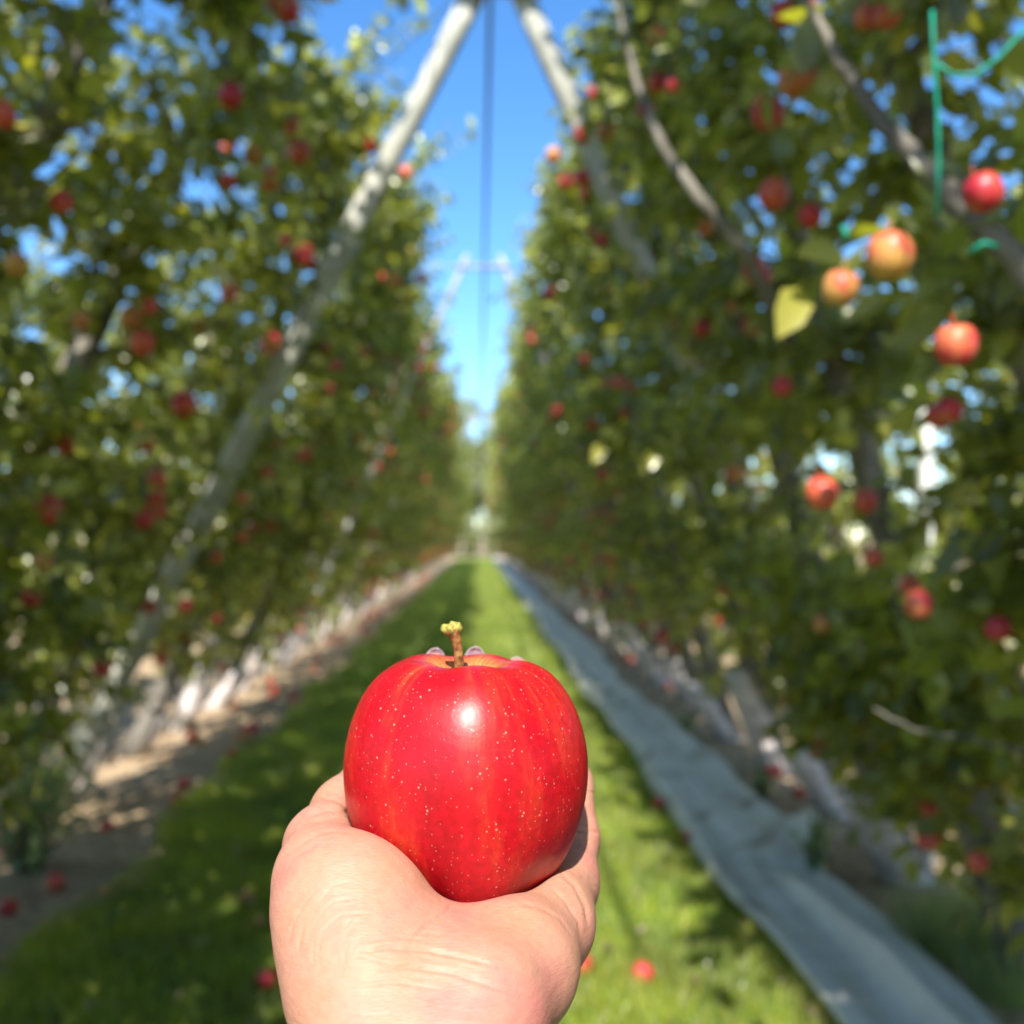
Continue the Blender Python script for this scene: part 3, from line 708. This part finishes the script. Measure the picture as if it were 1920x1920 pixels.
def skin_apple():
    m, nt, b = mat_new("red_apple_skin")
    L = nt.links.new
    tc = N(nt, "ShaderNodeTexCoord"); sx = N(nt, "ShaderNodeSeparateXYZ"); L(tc.outputs["Object"], sx.inputs[0])
    nrm = N(nt, "ShaderNodeVectorMath", operation='NORMALIZE'); cxy = N(nt, "ShaderNodeCombineXYZ"); L(sx.outputs[0], cxy.inputs[0]); L(sx.outputs[1], cxy.inputs[1]); L(cxy.outputs[0], nrm.inputs[0])
    s2 = N(nt, "ShaderNodeSeparateXYZ"); L(nrm.outputs[0], s2.inputs[0])
    zs = N(nt, "ShaderNodeMath", operation='MULTIPLY'); zs.inputs[1].default_value = 7; L(sx.outputs[2], zs.inputs[0])
    cv = N(nt, "ShaderNodeCombineXYZ"); L(s2.outputs[0], cv.inputs[0]); L(s2.outputs[1], cv.inputs[1]); L(zs.outputs[0], cv.inputs[2])
    n1 = N(nt, "ShaderNodeTexNoise"); n1.inputs["Scale"].default_value = 2.3; n1.inputs["Detail"].default_value = 2.5; L(cv.outputs[0], n1.inputs["Vector"])
    n2 = N(nt, "ShaderNodeTexNoise"); n2.inputs["Scale"].default_value = 16; n2.inputs["Detail"].default_value = 4; n2.inputs["Roughness"].default_value = .6; L(cv.outputs[0], n2.inputs["Vector"])
    c1 = ramp(nt, n1.outputs["Fac"], [(.30, (.36, .002, .008)), (.50, (.46, .003, .011)), (.62, (.53, .010, .012)), (.75, (.58, .035, .016))])
    c2 = ramp(nt, n2.outputs["Fac"], [(.40, (0, 0, 0)), (.66, (1, 1, 1))])
    mk = ramp(nt, n1.outputs["Fac"], [(.48, (0, 0, 0)), (.72, (1, 1, 1))])
    ml = N(nt, "ShaderNodeMath", operation='MULTIPLY'); L(c2.outputs[0], ml.inputs[0]); L(mk.outputs[0], ml.inputs[1])
    ml2 = N(nt, "ShaderNodeMath", operation='MULTIPLY'); ml2.inputs[1].default_value = .38; L(ml.outputs[0], ml2.inputs[0])
    m1 = N(nt, "ShaderNodeMixRGB"); m1.inputs[2].default_value = (.60, .14, .035, 1); L(ml2.outputs[0], m1.inputs[0]); L(c1.outputs[0], m1.inputs[1])
    # yellow-green in the stem cavity
    ln = N(nt, "ShaderNodeVectorMath", operation='LENGTH'); L(cxy.outputs[0], ln.inputs[0])
    rr = N(nt, "ShaderNodeMapRange"); rr.inputs[1].default_value = AR*.42; rr.inputs[2].default_value = AR*.14; L(ln.outputs["Value"], rr.inputs[0])
    zr = N(nt, "ShaderNodeMapRange"); zr.inputs[1].default_value = 0; zr.inputs[2].default_value = AR*.4; L(sx.outputs[2], zr.inputs[0])
    mm = N(nt, "ShaderNodeMath", operation='MULTIPLY'); L(rr.outputs[0], mm.inputs[0]); L(zr.outputs[0], mm.inputs[1])
    mn = N(nt, "ShaderNodeMath", operation='MULTIPLY'); L(mm.outputs[0], mn.inputs[0])
    nr = ramp(nt, n2.outputs["Fac"], [(.3, (.4, .4, .4)), (.6, (1, 1, 1))]); L(nr.outputs[0], mn.inputs[1])
    m2 = N(nt, "ShaderNodeMixRGB"); m2.inputs[2].default_value = (.72, .43, .12, 1); L(mn.outputs[0], m2.inputs[0]); L(m1.outputs[0], m2.inputs[1])
    # mottled fine grain
    n3 = N(nt, "ShaderNodeTexNoise"); n3.inputs["Scale"].default_value = 420; n3.inputs["Detail"].default_value = 3; L(tc.outputs["Object"], n3.inputs["Vector"])
    g3 = ramp(nt, n3.outputs["Fac"], [(.35, (.78, .7, .7)), (.65, (1.0, 1, 1))])
    m25 = N(nt, "ShaderNodeMixRGB", blend_type='MULTIPLY'); m25.inputs[0].default_value = 1; L(m2.outputs[0], m25.inputs[1]); L(g3.outputs[0], m25.inputs[2])
    # lenticels
    prev = m25.outputs[0]
    for scl, thr, amt in ((370, .19, .42), (620, .21, .30)):
        vo = N(nt, "ShaderNodeTexVoronoi"); vo.inputs["Scale"].default_value = scl; L(tc.outputs["Object"], vo.inputs["Vector"])
        # only some cells carry a dot, with differing size
        sp = N(nt, "ShaderNodeSeparateColor"); L(vo.outputs["Color"], sp.inputs[0])
        th = N(nt, "ShaderNodeMapRange"); th.inputs[1].default_value = .0; th.inputs[2].default_value = .8; th.inputs[3].default_value = 0; th.inputs[4].default_value = thr; L(sp.outputs[0], th.inputs[0])
        d = N(nt, "ShaderNodeMath", operation='SUBTRACT'); L(th.outputs[0], d.inputs[0]); L(vo.outputs["Distance"], d.inputs[1])
        e = N(nt, "ShaderNodeMath", operation='MULTIPLY'); e.use_clamp = True; e.inputs[1].default_value = 7; L(d.outputs[0], e.inputs[0])
        e2 = N(nt, "ShaderNodeMath", operation='MULTIPLY'); e2.inputs[1].default_value = amt; L(e.outputs[0], e2.inputs[0])
        mx = N(nt, "ShaderNodeMixRGB"); mx.inputs[2].default_value = (.92, .50, .36, 1); L(e2.outputs[0], mx.inputs[0]); L(prev, mx.inputs[1]); prev = mx.outputs[0]
    L(prev, b.inputs["Base Color"])
    b.inputs["Roughness"].default_value = .38; b.inputs["Specular IOR Level"].default_value = .32
    b.inputs["Coat Weight"].default_value = .10; b.inputs["Coat Roughness"].default_value = .3
    b.inputs["Subsurface Weight"].default_value = .08; b.inputs["Subsurface Radius"].default_value = (.004, .001, .0005); b.inputs["Subsurface Scale"].default_value = 1
    n4 = N(nt, "ShaderNodeTexNoise"); n4.inputs["Scale"].default_value = 90; n4.inputs["Detail"].default_value = 5; L(tc.outputs["Object"], n4.inputs["Vector"])
    bump(nt, b, n4.outputs["Fac"], .3, .0015)
    return m
link("flesh", mesh("flesh", V, F), skin_apple(), ap)
# stem
sp_ = [(862, 1262, .356), (861, 1243, .3555), (859, 1222, .355), (856, 1203, .3545), (852, 1190, .354), (849, 1181, .354), (846, 1174, .354)]
A = Acc(); A.tube([P(*p)-AP for p in sp_], [.0017, .0016, .00155, .0017, .0022, .0029, .0024], 14)
rs = random.Random(5)
V_ = [Vector(v)+Vector((rs.uniform(-1, 1), rs.uniform(-1, 1), rs.uniform(-1, 1)))*.0003 for v in A.V]
stem_me = mesh("stem", V_, A.F)
STEM = noise_mat("stem_brown", [(.3, (.10, .035, .015)), (.48, (.24, .09, .03)), (.62, (.36, .19, .06)), (.8, (.30, .26, .08))], 500, rough=.6, bumpd=.0006)
so_ = link("stem", stem_me, STEM, ap)
A = Acc()
for a_, b_, r_ in ((( 838, 1180, .354), (829, 1176, .353), .0018), ((850, 1178, .354), (853, 1166, .354), .0021), ((856, 1178, .3535), (864, 1172, .353), .0019), ((846, 1180, .353), (842, 1172, .3525), .0020)):
    A.tube([P(846, 1183, .354)-AP, P(*a_)-AP, P(*b_)-AP], [.002, r_*1.1, r_*.7], 10)
KN = noise_mat("stem_knob", [(.3, (.15, .09, .02)), (.5, (.30, .26, .05)), (.75, (.34, .37, .08))], 600, rough=.7, bumpd=.0006)
kn = link("stem_knob", A.mesh("stem_knob"), KN, so_)

# ================================================================ HAND (signed-distance modelling, one continuous surface)
def K(px, py, d): return np.array([(px-960)/1920*d, (960-py)/1920*d, d])
mc = np.array([[rgt.x, upv.x, fwd.x], [rgt.y, upv.y, fwd.y], [rgt.z, upv.z, fwd.z]])
apc = mc.T @ np.array(AP-C0)
h = .00105
lo = K(440, 2350, .30); 
bmin = np.array([-.085, -.300, .120]); bmax = np.array([.045, -.02, .435])
nx_, ny_, nz_ = [int(v) for v in np.ceil((bmax-bmin)/h)]
gx = bmin[0]+h*np.arange(nx_); gy = bmin[1]+h*np.arange(ny_); gz = bmin[2]+h*np.arange(nz_)
GX, GY, GZ = np.meshgrid(gx.astype(np.float32), gy.astype(np.float32), gz.astype(np.float32), indexing='ij')
def cone(a, ra, b, rb):
    a = a.astype(np.float32); b = b.astype(np.float32); ab = b-a; L2 = float(ab@ab)
    t = np.clip(((GX-a[0])*ab[0]+(GY-a[1])*ab[1]+(GZ-a[2])*ab[2])/L2, 0, 1)
    return np.sqrt((GX-a[0]-t*ab[0])**2+(GY-a[1]-t*ab[1])**2+(GZ-a[2]-t*ab[2])**2)-(ra+(rb-ra)*t)
def smin(a, b, k):
    hh = np.clip(.5+.5*(b-a)/k, 0, 1); return b*(1-hh)+a*hh-k*hh*(1-hh)
def chain(js, k=.003):
    s = None
    for (a, ra), (b, rb) in zip(js[:-1], js[1:]):
        c = cone(a, ra, b, rb); s = c if s is None else smin(s, c, k)
    return s
J = lambda px, py, d, r: (K(px, py, d), r)
# forearm: two bones side by side
body = chain([J(430, 4416, .150, .0250), J(670, 2380, .245, .0215), J(702, 1990, .280, .0165), J(708, 1860, .292, .0175)], .01)
body = smin(body, chain([J(790, 4416, .150, .0250), J(900, 2380, .245, .0215), J(862, 1990, .280, .0160), J(890, 1880, .292, .017)], .01), .014)
# palm masses
body = smin(body, chain([J(665, 1840, .300, .0190), J(650, 1702, .317, .0226)], .01), .012)          # ball of the thumb
body = smin(body, chain([J(700, 1890, .298, .018), J(800, 1862, .318, .0195), J(900, 1835, .338, .017)], .01), .012)
body = smin(body, chain([J(910, 1890, .298, .0180), J(962, 1812, .318, .0183), J(1024, 1732, .345, .0143), J(1056, 1650, .371, .0126)], .01), .012)   # little-finger side
body = smin(body, chain([J(690, 1775, .311, .0195), J(810, 1872, .309, .0185)], .01), .018)
# metacarpals under and behind the apple
body = smin(body, chain([J(730, 1840, .325, .013), J(740, 1790, .365, .0125), J(745, 1650, .398, .0115)], .004), .008)
body = smin(body, chain([J(810, 1860, .325, .014), J(835, 1800, .370, .0125), J(845, 1660, .408, .0115)], .004), .008)
body = smin(body, chain([J(890, 1860, .325, .014), J(920, 1795, .372, .0125), J(940, 1650, .406, .0115)], .004), .008)
body = smin(body, chain([J(960, 1850, .325, .013), J(1018, 1750, .355, .0122), J(1045, 1665, .378, .0125)], .004), .008)
# thumb: outer joint, then around the left of the apple
thumb = chain([J(650, 1700, .316, .0175), J(606, 1640, .328, .0143), J(606, 1585, .346, .0122), J(645, 1520, .372, .0108), J(700, 1450, .396, .0092), J(735, 1405, .405, .0075)], .006)
body = smin(body, thumb, .007)
idx = chain([J(745, 1650, .398, .0112), J(745, 1480, .412, .0092), J(785, 1340, .417, .0080), J(814, 1253, .408, .0062)], .003)
mid = chain([J(845, 1660, .408, .0112), J(858, 1470, .418, .0092), J(880, 1340, .420, .0080), J(891, 1258, .410, .0064)], .003)
rng_ = chain([J(940, 1650, .406, .0112), J(978, 1490, .416, .0092), J(985, 1350, .417, .0078), J(970, 1262, .407, .0062)], .003)
pin = chain([J(1054, 1655, .373, .0125), J(1070, 1570, .388, .0104), J(1068, 1470, .402, .0088), J(1035, 1380, .405, .0070), J(1010, 1335, .402, .0056)], .004)
fing = np.minimum(np.minimum(idx, mid), rng_)
body = smin(body, fing, .004); body = smin(body, pin, .0035)
# second joint line of the ring finger beside the little one
# carve the apple out
M2 = mc @ np.eye(3)
def apple_sdf(x, y, z):
    wx = mc[0, 0]*(x-apc[0])+mc[0, 1]*(y-apc[1])+mc[0, 2]*(z-apc[2]); wy = mc[1, 0]*(x-apc[0])+mc[1, 1]*(y-apc[1])+mc[1, 2]*(z-apc[2]); wz = mc[2, 0]*(x-apc[0])+mc[2, 1]*(y-apc[1])+mc[2, 2]*(z-apc[2])
    rr = np.sqrt(wx**2+wy**2); ang = np.arctan2(wz, rr)
    outer = prs[(prs[:, 0] > .3)]; th_o = np.arctan2(outer[:, 1], outer[:, 0]); ro = np.hypot(outer[:, 0], outer[:, 1]); o_ = np.argsort(th_o)
    return np.sqrt(rr**2+wz**2)-np.interp(ang, th_o[o_], ro[o_])*AR*1.003
asdf = apple_sdf(GX, GY, GZ)
kk = .0022; hh = np.clip(.5-.5*(body+asdf)/kk, 0, 1); body = body*(1-hh)+(-asdf)*hh+kk*hh*(1-hh)
S = body.astype(np.float32); del GX, GY, GZ, idx, mid, rng_, pin, fing, thumb, asdf
def surface_nets(S):
    sg = S < 0; nx, ny, nz = S.shape
    c = [(i, j, k) for i in (0, 1) for j in (0, 1) for k in (0, 1)]
    sub = lambda A, o: A[o[0]:nx-1+o[0], o[1]:ny-1+o[1], o[2]:nz-1+o[2]]
    cnt = sum(sub(sg, o).astype(np.int8) for o in c); act = (cnt > 0) & (cnt < 8)
    I = np.argwhere(act); idm = -np.ones(act.shape, np.int32); idm[act] = np.arange(len(I))
    P_ = np.zeros((len(I), 3)); W = np.zeros(len(I))
    for a in c:
        for ax in range(3):
            if a[ax] == 1: continue
            b = list(a); b[ax] = 1
            va = S[I[:, 0]+a[0], I[:, 1]+a[1], I[:, 2]+a[2]]; vb = S[I[:, 0]+b[0], I[:, 1]+b[1], I[:, 2]+b[2]]
            m = (va < 0) != (vb < 0); t = va/(va-vb+1e-12)
            pa = np.tile(np.array(a, float), (len(I), 1)); pa[:, ax] += t
            P_[m] += pa[m]; W[m] += 1
    Vv = I+P_/W[:, None]
    Q = []
    for ax in range(3):
        u, v = [(1, 2), (2, 0), (0, 1)][ax]
        lo = [slice(0, None)]*3; hi = [slice(0, None)]*3; lo[ax] = slice(0, -1); hi[ax] = slice(1, None)
        ch = sg[tuple(lo)] != sg[tuple(hi)]; E = np.argwhere(ch)
        ok = (E[:, u] > 0) & (E[:, v] > 0) & (E[:, u] < S.shape[u]-1) & (E[:, v] < S.shape[v]-1); E = E[ok]
        def cell(du, dv):
            e = E.copy(); e[:, u] -= du; e[:, v] -= dv; return idm[e[:, 0], e[:, 1], e[:, 2]]
        q = np.stack([cell(1, 1), cell(0, 1), cell(0, 0), cell(1, 0)], 1)
        inside = sg[E[:, 0], E[:, 1], E[:, 2]]; q[~inside] = q[~inside][:, ::-1]
        q = q[(q >= 0).all(1)]; Q.append(q)
    return Vv, np.concatenate(Q)
Vh, Qh = surface_nets(S)
Vh = bmin+Vh*h
# laplacian smoothing
def neigh_smooth(V, Q, it, lam):
    e = np.concatenate([Q[:, [0, 1]], Q[:, [1, 2]], Q[:, [2, 3]], Q[:, [3, 0]]]); e = np.concatenate([e, e[:, ::-1]])
    deg = np.bincount(e[:, 0], minlength=len(V))[:, None]
    for _ in range(it):
        s = np.stack([np.bincount(e[:, 0], weights=V[e[:, 1], k], minlength=len(V)) for k in range(3)], 1)
        V = V+lam*(s/np.maximum(deg, 1)-V)
    return V
Vh = neigh_smooth(Vh, Qh, 5, .5)
me_h = mesh_q("person", Vh, Qh)
tmp = bpy.data.objects.new("tmp_hand", me_h); col.objects.link(tmp)
md = tmp.modifiers.new("s", 'SUBSURF'); md.levels = 1; md.render_levels = 1
dg = bpy.context.evaluated_depsgraph_get(); me2 = bpy.data.meshes.new_from_object(tmp.evaluated_get(dg)); bpy.data.objects.remove(tmp)
n = len(me2.vertices); co = np.zeros(n*3); me2.vertices.foreach_get("co", co); co = co.reshape(-1, 3)
nr = np.zeros(n*3); me2.vertices.foreach_get("normal", nr); nr = nr.reshape(-1, 3)
pxv = co[:, 0]/co[:, 2]*1920+960; pyv = 960-co[:, 1]/co[:, 2]*1920
def polyd(pts):
    best = np.full(n, 1e9); tb = np.zeros(n); m = len(pts)-1
    for i in range(m):
        a = np.array(pts[i], float); b = np.array(pts[i+1], float); ab = b-a
        t = np.clip(((pxv-a[0])*ab[0]+(pyv-a[1])*ab[1])/(ab@ab), 0, 1); d = np.hypot(pxv-a[0]-t*ab[0], pyv-a[1]-t*ab[1])
        c = d < best; best[c] = d[c]; tb[c] = (i+t[c])/m
    return best, tb
front = (nr[:, 2] < .15)
creases = [  # (polyline, depth m, half-width px)
    ([(672, 1786), (730, 1776), (800, 1782), (870, 1796), (935, 1812)], .00055, 6), ([(700, 1822), (770, 1812), (850, 1826), (960, 1862), (1010, 1880)], .00050, 6), ([(690, 1765), (740, 1757), (800, 1762)], .0003, 4),
    ([(650, 1850), (740, 1842), (830, 1856)], .0003, 5), ([(852, 1688), (838, 1710), (800, 1735), (770, 1765)], .0004, 6), ([(905, 1694), (900, 1712), (880, 1735)], .0003, 5),
    ([(575, 1530), (610, 1517), (650, 1522), (680, 1536)], .0006, 7), ([(598, 1494), (628, 1500), (652, 1512)], .0005, 5), ([(586, 1545), (618, 1533), (655, 1534)], .0004, 5),
    ([(560, 1585), (600, 1560), (650, 1556)], .00025, 5), ([(548, 1610), (590, 1585), (650, 1578)], .0002, 5),
    ([(600, 1690), (625, 1660), (660, 1652)], .0002, 4), ([(595, 1720), (625, 1690), (665, 1684)], .0002, 4), ([(600, 1750), (640, 1715), (700, 1712)], .0002, 4),
    ([(1072, 1555), (1100, 1558), (1125, 1562)], .0005, 5), ([(1048, 1632), (1078, 1660), (1098, 1700), (1104, 1740)], .0006, 6), ([(1030, 1660), (1060, 1690), (1085, 1730), (1090, 1760)], .00035, 5),
    ([(960, 1692), (1010, 1700), (1050, 1722), (1078, 1760)], .0003, 5), ([(1085, 1640), (1105, 1650), (1118, 1668)], .0004, 5), ([(1076, 1480), (1098, 1484), (1118, 1488)], .0003, 4)]
crs = random.Random(11)
for k in range(22):      # fine lines: arcs on the ball of the thumb, short cross lines on palm and wrist
    if k < 12:
        a0 = crs.uniform(2.2, 3.6); rr_ = crs.uniform(60, 190); cx_, cy_ = 730, 1790; sp2 = crs.uniform(.25, .5)
        pts_ = [(cx_+rr_*math.cos(a0+sp2*q/4), cy_-rr_*.95*math.sin(a0+sp2*q/4)*(-1 if a0 > 9 else 1)) for q in range(5)]
    else:
        x_, y_ = crs.uniform(640, 960), crs.uniform(1740, 1900); L_ = crs.uniform(40, 110); sl_ = crs.uniform(-.1, .35)
        pts_ = [(x_+L_*q/3, y_+L_*sl_*q/3+crs.uniform(-2, 2)) for q in range(4)]
    creases.append((pts_, crs.uniform(.00010, .00022), crs.uniform(3.5, 5)))
for pts, dp, hw in creases:
    d, t = polyd(pts); hw = hw*.75; wv = .8*np.exp(-(d/hw)**2)*np.clip(np.minimum(t, 1-t)*6, .15, 1)*front
    sh = np.exp(-((d-hw*2)/hw)**2)*.16*np.clip(np.minimum(t, 1-t)*6, 0, 1)*front
    co = co-nr*(dp*(wv-sh))[:, None]
# apple push-out
ad = apple_sdf(co[:, 0], co[:, 1], co[:, 2]); ins = (ad < .0003)
dirv = co-apc; dirv /= np.linalg.norm(dirv, axis=1, keepdims=True); co[ins] += dirv[ins]*(.0003-ad[ins])[:, None]
wco = co @ mc.T+np.array(C0)
org = np.array(P(790, 1900, .29)); me2.vertices.foreach_set("co", (wco-org).astype(np.float32).ravel()); me2.update()
def skin_mat():
    m, nt, b = mat_new("skin"); L = nt.links.new
    tc = N(nt, "ShaderNodeTexCoord")
    n1 = N(nt, "ShaderNodeTexNoise"); n1.inputs["Scale"].default_value = 38; n1.inputs["Detail"].default_value = 4; L(tc.outputs["Object"], n1.inputs["Vector"])
    n2 = N(nt, "ShaderNodeTexNoise"); n2.inputs["Scale"].default_value = 320; n2.inputs["Detail"].default_value = 4; L(tc.outputs["Object"], n2.inputs["Vector"])
    c = ramp(nt, n1.outputs["Fac"], [(.32, (.47, .235, .145)), (.5, (.505, .245, .168)), (.66, (.505, .195, .155))])
    g = ramp(nt, n2.outputs["Fac"], [(.3, (.90, .87, .86)), (.7, (1, 1, 1))])
    mx = N(nt, "ShaderNodeMixRGB", blend_type='MULTIPLY'); mx.inputs[0].default_value = 1; L(c.outputs[0], mx.inputs[1]); L(g.outputs[0], mx.inputs[2])
    L(mx.outputs[0], b.inputs["Base Color"])
    b.inputs["Subsurface Weight"].default_value = .25; b.inputs["Subsurface Radius"].default_value = (.006, .0022, .0012); b.inputs["Subsurface Scale"].default_value = 1
    b.inputs["Roughness"].default_value = .55; b.inputs["Specular IOR Level"].default_value = .4
    # fine skin ridges: stretched noise + cell pattern
    mp = N(nt, "ShaderNodeMapping"); mp.inputs["Scale"].default_value = (.35, .6, 1.6); mp.inputs["Rotation"].default_value = (0, .25, 0); L(tc.outputs["Object"], mp.inputs[0])
    n3 = N(nt, "ShaderNodeTexNoise"); n3.inputs["Scale"].default_value = 330; n3.inputs["Detail"].default_value = 5; n3.inputs["Roughness"].default_value = .6; L(mp.outputs[0], n3.inputs["Vector"])
    v = N(nt, "ShaderNodeTexVoronoi"); v.feature = 'DISTANCE_TO_EDGE'; v.inputs["Scale"].default_value = 900; L(mp.outputs[0], v.inputs["Vector"])
    n5 = N(nt, "ShaderNodeTexNoise"); n5.inputs["Scale"].default_value = 90; n5.inputs["Detail"].default_value = 3; L(mp.outputs[0], n5.inputs["Vector"])
    ad1 = N(nt, "ShaderNodeMath", operation='ADD'); ml = N(nt, "ShaderNodeMath", operation='MULTIPLY'); ml.inputs[1].default_value = .5
    L(v.outputs["Distance"], ml.inputs[0]); L(n3.outputs["Fac"], ad1.inputs[0]); L(ml.outputs[0], ad1.inputs[1])
    ad2 = N(nt, "ShaderNodeMath", operation='ADD'); L(ad1.outputs[0], ad2.inputs[0]); L(n5.outputs["Fac"], ad2.inputs[1])
    bump(nt, b, ad2.outputs[0], .4, .0008)
    return m
SKIN = skin_mat()
hand = link("person", me2, SKIN); hand.location = org; me2.materials.clear(); me2.materials.append(SKIN)
tag(hand, "bare left hand and forearm reaching out, palm up, fingers wrapped behind the red apple", "person")
# nails: curved almond plates beyond three fingertips
NAIL, ntn, bn_ = mat_new("nail"); bn_.inputs["Base Color"].default_value = (.50, .37, .42, 1); bn_.inputs["Roughness"].default_value = .4; bn_.inputs["Subsurface Weight"].default_value = .1; bn_.inputs["Subsurface Scale"].default_value = .002
def nail(base, tip, wd):
    b0, t0 = base, tip; ax = t0-b0; L_ = ax.length; ax.normalize(); sd_ = ax.cross(fwd).normalized(); nn = sd_.cross(ax)
    if nn.dot(fwd) < 0: nn = -nn
    V, F = [], []; nu, nv = 16, 9
    for i in range(nu):
        t = math.sin(math.pi/2*i/(nu-1)); ww = wd*math.sqrt(max(0, 1-max(0, (t-.5)/.5)**2.4))+.00015
        for j in range(nv):
            s = j/(nv-1)*2-1; V.append(b0+ax*(L_*t)+sd_*(s*ww)+nn*(.0008*(1-s*s)-.0006*t-.0012*(t*t)))
    for i in range(nu-1):
        for j in range(nv-1): F.append((i*nv+j, i*nv+j+1, (i+1)*nv+j+1, (i+1)*nv+j))
    o = link("nail", mesh("nail", [v-Vector(org) for v in V], F), NAIL, hand)
    md = o.modifiers.new("t", 'SOLIDIFY'); md.thickness = .0003
nail(P(808, 1290, .4175), P(820, 1212, .4120), .0046)
nail(P(886, 1292, .4195), P(893, 1209, .4135), .0047)
nail(P(972, 1300, .4165), P(968, 1228, .4105), .0046)
